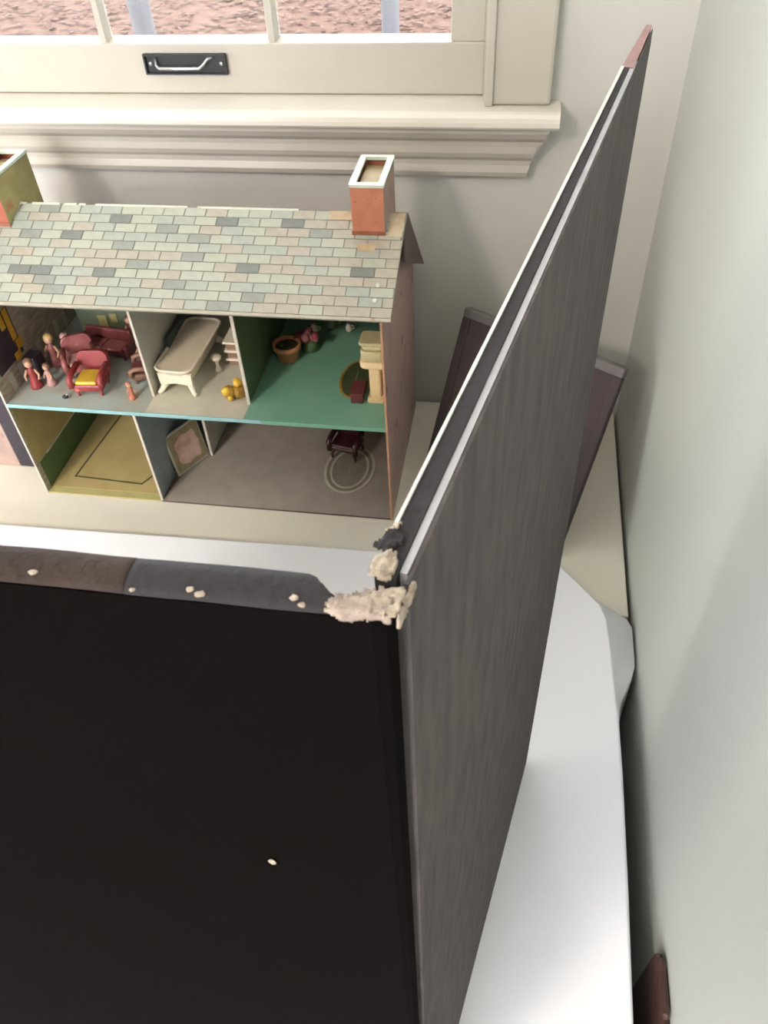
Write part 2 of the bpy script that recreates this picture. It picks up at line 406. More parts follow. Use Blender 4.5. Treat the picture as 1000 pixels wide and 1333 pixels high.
# front leaf (faces the camera), spans to the left beyond the frame
fp = [(-.55, -.0057), (-.0028, -.0057), (-.0006, -.0045), (.0008, -.0020), (-.0002, -.0018), (-.0090, -.0018), (-.0130, .0006), (-.55, .0008)]
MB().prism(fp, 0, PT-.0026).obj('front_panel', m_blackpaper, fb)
# rounded rim wrap on top of the front leaf
rimp = [(-.0058, -.0020), (-.0060, -.0010), (-.0052, -.0005), (-.0035, 0), (-.001, .0002), (.0009, -.0003), (.0010, -.0026), (-.0052, -.0026)]
def rimstrip(x0, x1, name, m, parent, prof=rimp, dz=0.0, wob=.00025):
    n = len(prof); k = max(2, int((x1-x0)/.0013)); vs = []
    for j in range(k+1):
        x = x0+(x1-x0)*j/k
        cut = -.0062+.0072*min(1, max(0, (-.0068-x)/.0065))
        for y, z in prof:
            y = min(y, max(-.0050, cut))
            w = wob*noise.noise(Vector((x*55, y*200, z*90)))
            vs.append((x, y+w, PT+z+w*.8+dz))
    fs = [(j*n+i, (j+1)*n+i, (j+1)*n+(i+1) % n, j*n+(i+1) % n) for j in range(k) for i in range(n)]
    fs += [tuple(range(n)), tuple(k*n+i for i in range(n))[::-1]]
    o = MB().add(vs, fs, None, True).obj(name, m, parent); return o
rimstrip(-.55, -.0445, 'rim_wrap', m_rimtape, fb)
rimstrip(-.0446, -.0062, 'rim_wrap', m_tape, fb, dz=-.0001)
# side leaf: local frame turned by yaw
def lv(x, y, z): return (x*math.cos(yaw)-y*math.sin(yaw), x*math.sin(yaw)+y*math.cos(yaw), z)
sideM = Matrix.Rotation(yaw, 4, 'Z')
FL = .3235
def sbox(x0, x1, y0, y1, z0, z1, name, m, bevel=0, label=None):
    return MB().box(x0, x1, y0, y1, z0, z1, sideM).obj(name, m, fb, bevel, 1, label)
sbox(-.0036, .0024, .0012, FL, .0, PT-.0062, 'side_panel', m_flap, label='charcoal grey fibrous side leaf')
def tap(name, m, l0, r0, l1, r1, y0, y1, z0, z1, label=None):
    """strip whose width tapers along the leaf: (l0, r0) near, (l1, r1) far"""
    vs = []
    k = 24
    for j in range(k+1):
        t = j/k; y = y0+(y1-y0)*t; w = .00012*noise.noise(Vector((y*70, l0*900, 3)))
        l = l0+(l1-l0)*t+w; r = r0+(r1-r0)*t-w
        for x, z in ((l, z0), (r, z0), (r, z1), (l, z1)): vs.append((x, y, z))
    fs = [(j*4+i, (j+1)*4+i, (j+1)*4+(i+1) % 4, j*4+(i+1) % 4) for j in range(k) for i in range(4)] + [(3, 2, 1, 0), (k*4, k*4+1, k*4+2, k*4+3)]
    return MB().add(vs, fs, sideM).obj(name, m, fb, 0, 2, label)
tap('inner_liner', m_liner, -.0043, -.0037, -.0028, -.0016, .007, FL-.058, PT-.03, PT+.0004, 'thin bright liner edge')
tap('edge_tape', m_tape, -.0036, .0000, -.0015, .0002, .001, FL-.058, PT-.0061, PT)
tap('foam_core', m_core, .0001, .0015, .0003, .0022, .003, FL-.048, PT-.0061, PT-.0004, 'pale grey strip of exposed core')
tap('outer_edge', m_flap, .00165, .0024, .00225, .0026, .001, FL-.004, PT-.0062, PT-.0006)
tap('end_tape', m_pinktape, -.0026, .0018, -.0008, .0016, FL-.0575, FL, PT-.02, PT-.0001, 'pinkish tape at the far end')
# torn paper on the corner
def rough(poly, org, ex, ey, en, th, m, name, seed=0, step=.00045, jag=.0006, label=None):
    org, ex, ey, en = Vector(org), Vector(ex), Vector(ey), Vector(en)
    def inside(x, y):
        c = False; j = len(poly)-1
        for i in range(len(poly)):
            xi, yi = poly[i]; xj, yj = poly[j]
            if (yi > y) != (yj > y) and x < (xj-xi)*(y-yi)/(yj-yi)+xi: c = not c
            j = i
        return c
    xs = [p[0] for p in poly]; ys = [p[1] for p in poly]
    nx = int((max(xs)-min(xs))/step)+3; ny = int((max(ys)-min(ys))/step)+3
    vs = []; idx = {}; fs = []
    def ver(i, j, top):
        key = (i, j, top)
        if key not in idx:
            x = min(xs)+(i-1)*step; y = min(ys)+(j-1)*step
            q = Vector((x*900+seed, y*900, seed))
            h = th*(.55+.6*noise.noise(q)+.35*noise.noise(q*2.7)) if top else -.0002
            idx[key] = len(vs)
            vs.append(tuple(org+ex*(x+jag*.35*noise.noise(q+Vector((9, 3, 1))))+ey*(y+jag*.35*noise.noise(q+Vector((2, 8, 5))))+en*h))
        return idx[key]
    cell = set()
    for i in range(nx):
        for j in range(ny):
            x = min(xs)+(i-.5)*step; y = min(ys)+(j-.5)*step
            q = Vector((x*1100, y*1100, seed+4))
            if inside(x+jag*noise.noise(q), y+jag*noise.noise(q+Vector((5, 5, 5)))): cell.add((i, j))
    for i, j in cell:
        fs.append((ver(i, j, 1), ver(i+1, j, 1), ver(i+1, j+1, 1), ver(i, j+1, 1)))
        for (di, dj), (a, b) in {(0, -1): ((i, j), (i+1, j)), (1, 0): ((i+1, j), (i+1, j+1)), (0, 1): ((i+1, j+1), (i, j+1)), (-1, 0): ((i, j+1), (i, j))}.items():
            if (i+di, j+dj) not in cell: fs.append((ver(*a, 0), ver(*b, 0), ver(*b, 1), ver(*a, 1)))
    return MB().add(vs, fs, None, True).obj(name, m, fb, 0, 2, label)
X, Y, Z = (1, 0, 0), (0, 1, 0), (0, 0, 1)
rough([(-.0102, -.0056), (-.0085, -.0064), (.0004, -.0064), (.0006, -.0028), (-.0004, -.0012), (-.0035, -.0018), (-.0066, -.0030), (-.0085, -.0036)], (0, 0, PT), X, Y, Z, .0007, m_torn, 'torn_paper', 1, label='torn beige paper fibres')
rough([(-.0102, .0), (-.0088, -.0016), (-.0062, -.0026), (-.0038, -.0016), (-.0015, -.0012), (0, -.0020), (.0004, -.0004), (0, .0006), (-.0090, .0006)], (0, -.0060, PT-.0006), X, Z, (0, -1, 0), .0005, m_torn, 'torn_paper', 5, label='torn beige paper fibres')
ud = (u.x, u.y, 0); nd = (u.y, -u.x, 0)
o0 = Vector(nd)*.0030
rough([(-.0062, .0006), (-.0062, -.0018), (-.0040, -.0024), (-.0008, -.0022), (.0022, -.0020), (.0022, .0004), (.001, .0008)], (o0.x, o0.y, PT-.0008), ud, Z, nd, .0005, m_torn2, 'torn_paper', 9, label='torn beige paper fibres')
rough([(-.0052, -.0016), (-.001, -.0036), (.0016, -.0036), (.0024, -.0006), (.0022, .0022), (.0, .0016), (-.003, .0004)], (0, -.003, PT), X, Y, Z, .0009, m_torn2, 'torn_paper', 12)
rough([(-.0044, .0004), (-.0008, .0), (-.0006, .0036), (-.0016, .0062), (-.0034, .0060), (-.0046, .0032)], (0, 0, PT+.0002), nd, ud, Z, .0011, m_torn2, 'torn_paper', 15, label='curl of torn beige paper')
rough([(-.0058, .0064), (-.0030, .0060), (-.0012, .0092), (-.0030, .0118), (-.0048, .0100)], (0, 0, PT+.0003), nd, ud, Z, .0008, m_tape, 'tape_curl', 21, label='lifted scrap of dark tape')
rough([(-.0050, .0102), (-.0044, .0102), (-.0026, .0124), (-.0030, .0130)], (0, 0, PT+.0006), nd, ud, Z, .0006, m_torn2, 'torn_paper', 25)
# little pale chips on the dark rim and face
for i, (x, y, z, s) in enumerate(((-.0330, -.0048, PT-.0003, .0007), (-.0312, -.0054, PT-.0006, .0009), (-.0155, -.0046, PT-.0002, .0007), (-.0140, -.0055, PT-.0007, .0006), (-.0430, -.0056, PT-.0009, .0005), (-.0610, -.0045, PT-.0001, .0007))):
    MB().ball((x, y, z), (s*1.1, s*.8, .0003), 10, 6, .5, i).obj('paper_chip', m_torn2, fb)
MB().ball((-.0355, -.0063, PT-.113), (.0011, .0003, .0016), 10, 6, .4, 3).obj('paper_chip', m_torn2, fb, label='pale chip low on the black face')

# ------------------------------------------------------------------ dark framed board leaning behind the flap
def quad_board():
    t = thing('dark_board', 'dark purplish-brown framed board leaning between dollhouse and right wall', 'board')
    bl, br = Vector((-.282, -.196, T+.001)), Vector((-.095, -.311, T+.001))
    h = .235; nx = Vector((.5235, .852, 0)).normalized()
    ex = (br-bl).normalized(); lean = nx*.098+Vector((0, 0, h))
    ht = lean.length; ey = lean.normalized(); en = ex.cross(ey).normalized()
    if en.y > 0: en = -en
    w = .226; org = bl
    Mx = Matrix((ex, ey, en)).transposed().to_4x4(); Mx.translation = org + nx*.0 + en*.0
    MB().box(.012, w-.012, .012, ht-.012, -.006, .0, Mx).obj('panel', m_frame2, t)
    MB().box(0, w, ht-.012, ht, -.012, .003, Mx).obj('rim', m_rim2, t, .0015)
    MB().box(0, w, 0, .012, -.009, .003, Mx).obj('rim', m_frame2, t, .0015)
    MB().box(0, .012, .012, ht-.012, -.009, .003, Mx).obj('rim', m_frame2, t, .0015)
    MB().box(w-.012, w, .012, ht-.012, -.009, .003, Mx).obj('rim', m_frame2, t, .0015)
    # easel strut behind
    p0 = org+ex*(w/2)+ey*(ht*.7)-en*.01; p1 = org+ex*(w/2)+nx*.135; p1.z = T+.003
    MB().tube([p0, p1], .004, 6).obj('strut', m_frame2, t)
quad_board()

# ------------------------------------------------------------------ the dollhouse
H0 = Vector((-.565, -.15, T))
dh = thing('dollhouse', 'tin dollhouse with open front, grey shingled roof and orange chimney, below the window', 'dollhouse', H0)
def hb(x0, x1, y0, y1, z0, z1): return MB().box(x0-H0.x, x1-H0.x, y0-H0.y, y1-H0.y, z0, z1)
XL, XR, YF, YB = -.818, -.312, -.275, -.022
rust = ((110, 74, 56), 70, .70)
m_brick = mat('brown_brick_print', (186, 156, 144), .55, .12, 25, rgb2=(166, 142, 134), spots=[((122, 90, 84), 40, .62)])
m_orange = mat('orange_edge', (200, 152, 120), .55, .1, 60)
m_chim = mat('orange_brick_print', (196, 128, 102), .5, .08, 80, rgb2=(180, 114, 88), spots=[((150, 90, 66), 120, .66)])
m_cap = mat('pale_green_cap', (214, 226, 208), .4, .06, 90, spots=[((150, 136, 100), 160, .66)])
m_capin = mat('tan_inside', (172, 150, 110), .6, .1, 60)
m_olive = mat('olive_yellow_tin', (176, 168, 112), .5, .14, 26, rgb2=(150, 140, 90), spots=[((176, 120, 84), 40, .64)])
m_roof = mat('roof_joint', (134, 132, 118), .6, .08, 50, spots=[((134, 104, 84), 30, .66)])
m_gable = mat('dark_gable_tin', (100, 84, 80), .6, .15, 50)
m_yellowfl = mat('ochre_floor', (192, 172, 118), .5, .1, 30, rgb2=(182, 160, 108))
m_yellowedge = mat('yellow_floor_edge', (192, 182, 122), .5, .06, 40)
m_greenline = mat('dark_green_line', (76, 84, 52), .5, .1, 60)
m_greyfl = mat('grey_brown_floor', (166, 156, 144), .6, .06, 40, spots=[((88, 70, 62), 60, .74)])
m_hallfl = mat('blue_grey_floor', (150, 160, 158), .6, .08, 40)
m_greenfl = mat('green_floor', (122, 172, 144), .5, .05, 24, rgb2=(130, 178, 150), spots=[((150, 154, 118), 40, .70)])
m_bedfl = mat('grey_blue_floor', (176, 192, 188), .55, .1, 30, rgb2=(178, 174, 156))
m_bathfl = mat('beige_grey_floor', (208, 203, 184), .5, .06, 40, spots=[((160, 130, 104), 50, .68)])
m_turq = mat('turquoise_edge', (140, 182, 182), .4, .06, 60, spots=[((150, 176, 150), 60, .66)])
m_turq2 = mat('green_edge', (120, 172, 146), .4, .06, 60, spots=[((110, 100, 80), 90, .70)])
m_gwall = mat('dark_green_wallpaper', (98, 120, 80), .55, .14, 30, spots=[((96, 110, 78), 60, .62)])
m_greywall = mat('grey_wallpaper', (206, 204, 190), .6, .08, 30)
m_stripewall = mat('grain_wallpaper', (196, 184, 164), .6, .2, 16, stretch=(1, 3, 14), rgb2=(150, 138, 122))
m_olivewall = mat('olive_wallpaper', (170, 152, 98), .6, .15, 24, rgb2=(184, 166, 112))
m_dgreen = mat('dark_green_band', (88, 116, 70), .55, .12, 40)
m_wedge = mat('worn_cream_edge', (206, 196, 180), .5, .08, 90, spots=[((150, 110, 90), 80, .70)])
m_bwall = mat('back_wall_print', (116, 126, 100), .6, .2, 22, rgb2=(84, 94, 78))
m_curt = mat('yellow_curtain_print', (224, 170, 44), .5, .12, 60)
m_navy = mat('dark_navy_print', (56, 52, 62), .5, .15, 60)
m_pinkpic = mat('pink_picture', (246, 212, 196), .6, .12, 60, rgb2=(216, 172, 152), spots=[((150, 100, 88), 90, .66)])
m_picframe = mat('olive_frame', (176, 164, 124), .5, .1, 60)
m_picedge = mat('light_frame_edge', (214, 208, 190), .5, .06, 60)

# ground floor and its printed rooms
LP = -.642
hb(XL, LP, YF, YB, .0006, .0028).obj('base_plate', m_yellowedge, dh, label='yellow base edge')
hb(LP+.0002, XR, YF, YB, .0006, .0028).obj('base_plate', m_gable, dh, label='dark rusty base edge')
def floorpoly(pts, z0, z1, name, m, label=None):
    return MB().prism([(x-H0.x, y-H0.y) for x, y in pts], z0, z1).obj(name, m, dh, 0, 2, label)
floorpoly([(XL+.002, YF+.012), (LP-.001, YF+.012), (LP-.001, YB-.001), (XL+.002, YB-.001)], .0029, .0034, 'room_floor', m_yellowfl, 'ochre yellow floor print')
floorpoly([(LP, YF+.0005), (XR-.002, YF+.0005), (XR-.002, YB-.001), (-.598, YB-.001), (-.598, -.17), (-.612, -.176), (-.628, -.205), (-.636, -.245)], .0029, .0034, 'room_floor', m_greyfl, 'worn grey-brown floor print')
floorpoly([(LP+.001, -.225), (-.630, -.212), (-.613, -.178), (-.599, -.171), (-.599, YB-.001), (LP+.001, YB-.001)], .0029, .0033, 'room_floor', m_hallfl, 'blue-grey hall floor print')
# border line of the ochre rug
def line(pts, w, z, name, m, parent, close=False):
    mb = MB(); L = list(zip(pts, pts[1:]+pts[:1])) if close else list(zip(pts, pts[1:]))
    for (a, b), (c, d) in L:
        v = Vector((c-a, d-b)).normalized()*w/2; nn = Vector((-v.y, v.x))
        q = [(a-v.x-nn.x-H0.x, b-v.y-nn.y-H0.y), (c+v.x-nn.x-H0.x, d+v.y-nn.y-H0.y), (c+v.x+nn.x-H0.x, d+v.y+nn.y-H0.y), (a-v.x+nn.x-H0.x, b-v.y+nn.y-H0.y)]
        mb.prism(q, z, z+.0003)
    return mb.obj(name, m, parent)
line([(-.774, -.05), (-.790, -.240), (-.684, -.246), (-.672, -.222), (-.671, -.19), (-.671, -.05)], .0024, .0035, 'rug_border', m_greenline, dh)
line([(-.800, -.05), (-.802, -.254)], .0016, .0035, 'rug_border', m_yellowedge, dh)
# oval rug print in the grey room
def oval(cx, cy, rx, ry, w, z, name, m, a0=0, parent=dh):
    vs = []; n = 36
    for i in range(n):
        a = 2*PI*i/n
        for k in (1, 0):
            vs.append((cx-H0.x+(rx-w*(1-k))*math.cos(a), cy-H0.y+(ry-w*(1-k))*math.sin(a), z))
    vs += [(x, y, z+.0003) for x, y, _ in vs]; N = 2*n; fs = []
    for i in range(n):
        a, b = 2*i, 2*((i+1) % n)
        fs += [(N+a, N+b, N+b+1, N+a+1), (a, a+1, b+1, b), (a, b, N+b, N+a), (a+1, N+a+1, N+b+1, b+1)]
    return MB().add(vs, fs).obj(name, m, parent)
m_ring = mat('pale_rug_ring', (196, 192, 172), .6, .06, 60)
m_ring2 = mat('dark_rug_field', (140, 132, 116), .6, .1, 60)
oval(-.388, -.182, .037, .052, .0365, .0035, 'oval_rug', m_ring2)
oval(-.388, -.182, .037, .052, .004, .0039, 'rug_ring', m_ring)
oval(-.388, -.182, .028, .042, .003, .0039, 'rug_ring', m_ring)
# upper floor
UF = .1615
hb(XL+.0012, XR-.0012, YF, YB, .1575, .1600).obj('upper_floor', m_greyfl, dh)
hb(XL+.0012, -.472, YF-.0012, YF+.0004, .1565, .1622).obj('floor_edge', m_turq, dh, .0006, label='turquoise front edge of the upper floor')
hb(-.4718, XR-.0012, YF-.0012, YF+.0004, .1560, .1622).obj('floor_edge', m_turq2, dh, .0006, label='green front edge of the upper floor')
P1, P2 = -.6255, -.4955
hb(XL+.0014, P1-.0005, YF+.0006, YB-.001, .1601, UF).obj('room_floor', m_bedfl, dh, label='grey-blue bedroom floor print')
hb(P1-.0004, P2+.0008, YF+.0006, YB-.001, .1601, UF).obj('room_floor', m_bathfl, dh, label='beige bathroom floor print')
hb(P2+.001, XR-.0014, YF+.0006, YB-.001, .1601, UF).obj('room_floor', m_greenfl, dh, label='green floor print')
# outer and inner walls
hb(XL-.0006, XL+.001, YF, YB, .003, .318).obj('side_wall', m_stripewall, dh)
sw_ = [(YF+.001, .001), (YB, .001), (YB, .246), (-.15, .372), (YF+.001, .3245)]
MB().add([(x-H0.x, y-H0.y, z) for x in (XR-.001, XR+.0008) for y, z in sw_], [(4, 3, 2, 1, 0), (5, 6, 7, 8, 9)]+[(i, (i+1) % 5, 5+(i+1) % 5, 5+i) for i in range(5)]).obj('side_wall', m_brick, dh, 0, 2, 'pinkish brown brick outer wall')
hb(XR-.0016, XR+.0012, YF-.0012, YF+.001, .001, .315).obj('wall_edge', m_orange, dh, .0005)
hb(XL-.0012, XL+.0016, YF-.0012, YF+.0002, .001, .315).obj('wall_edge', m_wedge, dh, .0005)
hb(XL, XR, YB, YB+.0015, .001, .235).obj('back_wall', m_bwall, dh)
def part_wall(x0, x1, yf, m, label=None):
    pts = [(yf, UF), (YB-.001, UF), (YB-.001, .246), (RYy-.004, .371), (yf, .3365)]
    return MB().add([(x-H0.x, y-H0.y, z) for x in (x0, x1) for y, z in pts], [(4, 3, 2, 1, 0), (5, 6, 7, 8, 9)]+[(i, (i+1) % 5, 5+(i+1) % 5, 5+i) for i in range(5)]).obj('partition', m, dh, 0, 2, label)
EY, EZ, RYy, RZ, BY, BZ = -.293, .3225, -.15, .3765, -.006, .238
part_wall(P1-.0008, P1+.0008, -.239, m_greywall, 'grey bathroom partition')
hb(P1-.0018, P1+.0018, -.2415, -.239, UF, .325).obj('partition_edge', m_wedge, dh, .0006)
part_wall(P2-.0008, P2, -.2425, m_greywall)
part_wall(P2, P2+.0008, -.2425, m_gwall, 'dark green wallpaper side')
hb(P2-.0022, P2+.0022, -.2448, -.2425, UF, .325).obj('partition_edge', m_wedge, dh, .0006)
m_bluewall = mat('blue_grey_wallpaper', (150, 164, 166), .6, .1, 30)
hb(LP-.0006, LP+.0006, YF+.002, YB-.001, .0035, .1574).obj('partition', m_bluewall, dh)
hb(LP-.0018, LP+.0018, YF-.0004, YF+.002, .0035, .1574).obj('partition_edge', m_wedge, dh, .0006)
hb(-.6008, -.5990, -.172, YB-.001, .0035, .1574).obj('partition', m_greywall, dh)
hb(-.6022, -.5980, -.175, -.172, .0035, .1574).obj('partition_edge', m_wedge, dh, .0006)
hb(XL+.0012, XL+.0018, YF+.01, YB-.002, .0036, .05).obj('wainscot', m_dgreen, dh)
hb(XL+.0012, XL+.0017, YF+.004, YB-.002, .052, .156).obj('wallpaper', m_olivewall, dh)
hb(XL+.0012, XL+.0024, YF+.03, -.1, .050, .053).obj('wall_rail', m_wedge, dh)
# printed window and curtains on the left bedroom wall
hb(XL+.0012, XL+.0018, -.262, -.20, .195, .262).obj('window_print', m_navy, dh)
for y0, y1, z0, z1 in ((-.213, -.203, .218, .262), (-.226, -.216, .240, .262), (-.210, -.196, .203, .216), (-.222, -.208, .192, .203)):
    hb(XL+.0019, XL+.0026, y0, y1, z0, z1).obj('curtain_print', m_curt, dh, .0004)
for k in range(7):
    y = -.25+k*.026
    hb(XL+.0012, XL+.0016, y, y+.010, UF+.001, .188).obj('wall_stripe', m_greywall, dh)
# green room: white blobs of print on the right and rear
hb(XR-.0026, XR-.0012, -.235, -.215, UF+.001, .30).obj('corner_strip', m_orange, dh, .0004)
# roof: front slope, rear slope, ridge strip, gable, chimneys
EY, EZ, RYy, RZ, BY, BZ = -.293, .3225, -.15, .3765, -.006, .238
def slope(x0, x1, y0, z0, y1, z1, th, name, m, label=None):
    L = Vector((0, y1-y0, z1-z0)); ln = L.length; ey = L.normalized(); nz = Vector((1, 0, 0)).cross(ey)
    Mx = Matrix((Vector((1, 0, 0)), ey, nz)).transposed().to_4x4(); Mx.translation = Vector((x0-H0.x, y0-H0.y, z0))
    return MB().box(0, x1-x0, 0, ln, -th, 0, Mx).obj(name, m, dh, 0, 2, label), Mx, ln
RX, RL = -.2985, -.845
roof, RM, RLN = slope(RL, RX, EY, EZ, RYy, RZ, .0016, 'roof', m_roof)
rear, _, _ = slope(RL, RX, RYy+.0008, RZ-.0016, BY, BZ, .0016, 'rear_roof', m_gable)
shingle_mats = [mat('shingle_pale', (172, 173, 157), .5, .05, 90, spots=[((164, 148, 126), 40, .68)]), mat('shingle_cool', (162, 166, 154), .5, .06, 90),
                mat('shingle_grey', (143, 146, 136), .5, .08, 90), mat('shingle_warm', (170, 163, 147), .5, .06, 90, spots=[((156, 136, 114), 50, .7)]), mat('shingle_dark', (120, 123, 117), .5, .08, 90)]
rows = 11; rh = (RLN-.006)/rows; sw = .0262
base_meshes = {}
def shingle(x, y, w, mi):
    key = (round(w, 4), mi)
    if key not in base_meshes:
        base_meshes[key] = MB().box(.0006, w-.0006, .0005, rh-.0005, 0, .0007).mesh('shingle', shingle_mats[mi])
    o = bpy.data.objects.new('shingle', base_meshes[key]); COL.objects.link(o); o.parent = roof
    o.matrix_local = RM @ Matrix.Translation((x, y, .0001+random.uniform(0, .0002)))
DARK = [(.2204, .1258), (.1483, .1008), (.215, .0557), (.1047, .0462), (.1268, .0461), (.3401, .1266), (.4112, .1292), (.3779, .0587), (.4974, .0609)]
MID = [(.2125, .0849), (.2477, .0694), (.3084, .0359), (.1568, .0177), (.262, .115), (.318, .083), (.45, .115), (.40, .03)]
L_ = RX-RL
count = 0
for r in range(rows):
    x = -(r % 2)*sw*.5 - (r*.37 % 1)*sw*.25; k = 0
    while x < L_-.001:
        x0 = max(x, 0); x1 = min(x+sw, L_)
        # notch of missing shingles along the worn ridge
        if x1-x0 > .006 and x0+RL > -.86:
            mi = random.choices([0, 1, 2, 3], [6, 5, .5, 3])[0]
            if x0 > L_*.7 and random.random() < .5: mi = 3
            yc = .004+(r+.5)*rh
            if any(x0 <= a < x1 and abs(b-yc) < rh*.5 for a, b in MID): mi = 2
            if any(x0 <= a < x1 and abs(b-yc) < rh*.5 for a, b in DARK): mi = 4
            shingle(x0, .004+r*rh, x1-x0, mi); count += 1
        x += sw; k += 1
MB().box(0, L_, 0, .0036, 0, .0009, RM).obj('eave_strip', mat('worn_eave', (178, 170, 152), .5, .06, 60, spots=[((158, 118, 92), 45, .64)]), dh)
m_ridge = mat('pale_ridge', (206, 206, 190), .45, .05, 60, spots=[((170, 150, 128), 60, .62)])
for x0, x1 in ((-.80, -.765), (-.758, -.722), (-.716, -.700), (-.697, -.688), (-.676, -.560), (-.548, -.425)):
    MB().box(x0-RL, x1-RL, RLN-.0032, RLN+.0002, .0002, .0012, RM).obj('ridge_strip', m_ridge, dh, .0003)
for x, y in ((-.318, .047), (-.3185, .026)):
    MB().ball((x-RL, y, .0014), (.003, .0035, .0012), 10, 6).obj('roof_tab', m_ridge, dh).matrix_local = RM
# gable triangle at the right end
gt = [(RYy, RZ), (BY-.0, BZ-.001), (-.180, .330), (-.185, .360)]
MB().add([(RX-.0006-H0.x, y-H0.y, z) for y, z in gt]+[(RX+.0008-H0.x, y-H0.y, z) for y, z in gt], [(3, 2, 1, 0), (4, 5, 6, 7), (0, 1, 5, 4), (1, 2, 6, 5), (2, 3, 7, 6), (3, 0, 4, 7)]).obj('gable_flap', m_gable, dh)
def chimney(x0, x1, y0, y1, zt, mfront, mside, label):
    f = EZ+(y0-EY)*(RZ-EZ)/(RYy-EY); b = RZ+(y1-RYy)*(BZ-RZ)/(BY-RYy)
    z0, z1 = f+.001, b+.0
    a = [(x0, y0, z0), (x1, y0, z0), (x1, RYy, RZ+.001), (x1, y1, z1), (x0, y1, z1), (x0, RYy, RZ+.001)]
    mb = MB(); v = [(x-H0.x, y-H0.y, z) for x, y, z in a] + [(x-H0.x, y-H0.y, zt) for x, y in ((x0, y0), (x1, y0), (x1, y1), (x0, y1))]
    c = MB().add(v, [(0, 1, 7, 6), (3, 4, 9, 8), (0, 6, 9, 4, 5), (0, 5, 4, 3, 2, 1)]).obj('chimney', mfront, dh, 0, 2, label)
    MB().add(v, [(1, 2, 3, 8, 7)]).obj('side', mside, c)
    w = .006; cap = MB()
    for q in ((x0-.001, x1+.001, y0-.001, y0+w), (x0-.001, x1+.001, y1-w, y1+.001), (x0-.001, x0+w, y0+w, y1-w), (x1-w, x1+.001, y0+w, y1-w)):
        cap.box(q[0]-H0.x, q[1]-H0.x, q[2]-H0.y, q[3]-H0.y, zt-.002, zt+.0015)
    cap.obj('cap', m_cap, c, .0005)
    MB().box(x0+w-H0.x, x1-w-H0.x, y0+w-H0.y, y1-w-H0.y, zt-.010, zt-.008).obj('flue', m_capin, c)
    MB().box(x0-.0008-H0.x, x1+.0008-H0.x, y0-.0012-H0.y, y0-.0002-H0.y, f-.003, f+.005).obj('flashing', mat('rusty_flashing', (160, 100, 74), .6, .15, 80), c)
chimney(-.356, -.3195, -.183, -.103, .420, m_chim, mat('chimney_side', (176, 150, 134), .5, .08, 60), 'orange brick chimney with pale green cap')
chimney(-.812, -.774, -.186, -.103, .420, mat('chimney_red', (172, 96, 74), .5, .1, 60), m_olive, 'chimney with olive yellow side')
# rusty patch round the right chimney foot
m_rust = mat('rust_patch', (178, 152, 118), .6, .15, 60, rgb2=(196, 182, 156))
for x0, x1, y0, y1 in ((-.348, -.328, .094, .104), (-.3165, -.300, .115, .150), (-.388, -.360, .138, .151)):
    MB().box(x0-RL, x1-RL, y0, y1, .0011, .0013, RM).obj('rust_patch', m_rust, dh)
# set-back wing on the left
hb(-.985, -.886, -.225, -.06, .001, .165).obj('side_wing', m_brick, dh, .001, label='brick printed side wing')
hb(-.8858, -.860, -.2245, -.06, .001, .165).obj('wing_shade_block', m_navy, dh, label='dark block beside the wing, interior shade put into its colour')  # flush block coloured dark to stand for the wing's shaded inner side
# leaning framed picture in the hall
pc = thing('toy_picture', 'tiny pink picture in an olive frame standing in the hall of the dollhouse', 'picture', (-.634, -.226, T+.0036), math.atan2(.055, .030))
Lm = Matrix.Rotation(math.radians(-10), 4, 'X')
MB().box(0, .062, 0, .002, 0, .068, Lm).obj('frame_edge', m_picedge, pc, .0006)
MB().box(.0035, .0585, -.0012, -.0001, .0035, .0645, Lm).obj('frame', m_picframe, pc, .0004)
q = [(.012+.0025*(i % 2), 0) for i in range(2)]
scal = []
for i in range(28):
    a = 2*PI*i/28; r = 1+.07*math.cos(a*7)
    cx, cz = math.cos(a), math.sin(a); k = 1/max(abs(cx), abs(cz))**.75
    scal.append((.031+.0205*cx*k*r, .034+.0225*cz*k*r))
MB().add([(x, -.0022, z) for x, z in scal]+[(x, -.0013, z) for x, z in scal], [tuple(range(28)), tuple(range(28, 56))[::-1]]+[(i, 28+i, 28+(i+1) % 28, (i+1) % 28) for i in range(28)], Lm).obj('print', m_pinkpic, pc)

# ------------------------------------------------------------------ toys inside the house
TU = T+UF+.0004
m_ivory = mat('ivory_plastic', (240, 228, 204), .35, .04, 40)
m_ivin = mat('ivory_inside', (232, 216, 188), .9, .05, 40)
def rrect(w, l, r, n=6):
    pts = []
    for cx, cy, a0 in ((w/2-r, l/2-r, 0), (-w/2+r, l/2-r, 90), (-w/2+r, -l/2+r, 180), (w/2-r, -l/2+r, 270)):
        for i in range(n+1):
            a = math.radians(a0+90*i/n); pts.append((cx+r*math.cos(a), cy+r*math.sin(a)))
    return pts
tub = thing('toy_bathtub', 'cream toy bathtub on claw feet, in the upstairs middle room', 'toy bathtub', (-.5925, -.172, TU), math.radians(-2))
def ringmesh(levels):
    n = len(levels[0][0]); vs = []; fs = []
    for poly, z in levels: vs += [(x, y, z) for x, y in poly]
    for j in range(len(levels)-1):
        for i in range(n): fs.append((j*n+i, j*n+(i+1) % n, (j+1)*n+(i+1) % n, (j+1)*n+i))
    return vs, fs, n
lv1 = [(rrect(.030, .10, .010), .010), (rrect(.036, .108, .012), .014), (rrect(.042, .116, .013), .024), (rrect(.047, .122, .013), .034), (rrect(.054, .130, .014), .0365), (rrect(.0545, .1305, .014), .038), (rrect(.050, .126, .013), .0388), (rrect(.047, .123, .012), .0372)]
vs, fs, n = ringmesh(lv1); fs.append(tuple(range(n))[::-1])
MB().add(vs, fs, None, True).obj('body', m_ivory, tub)
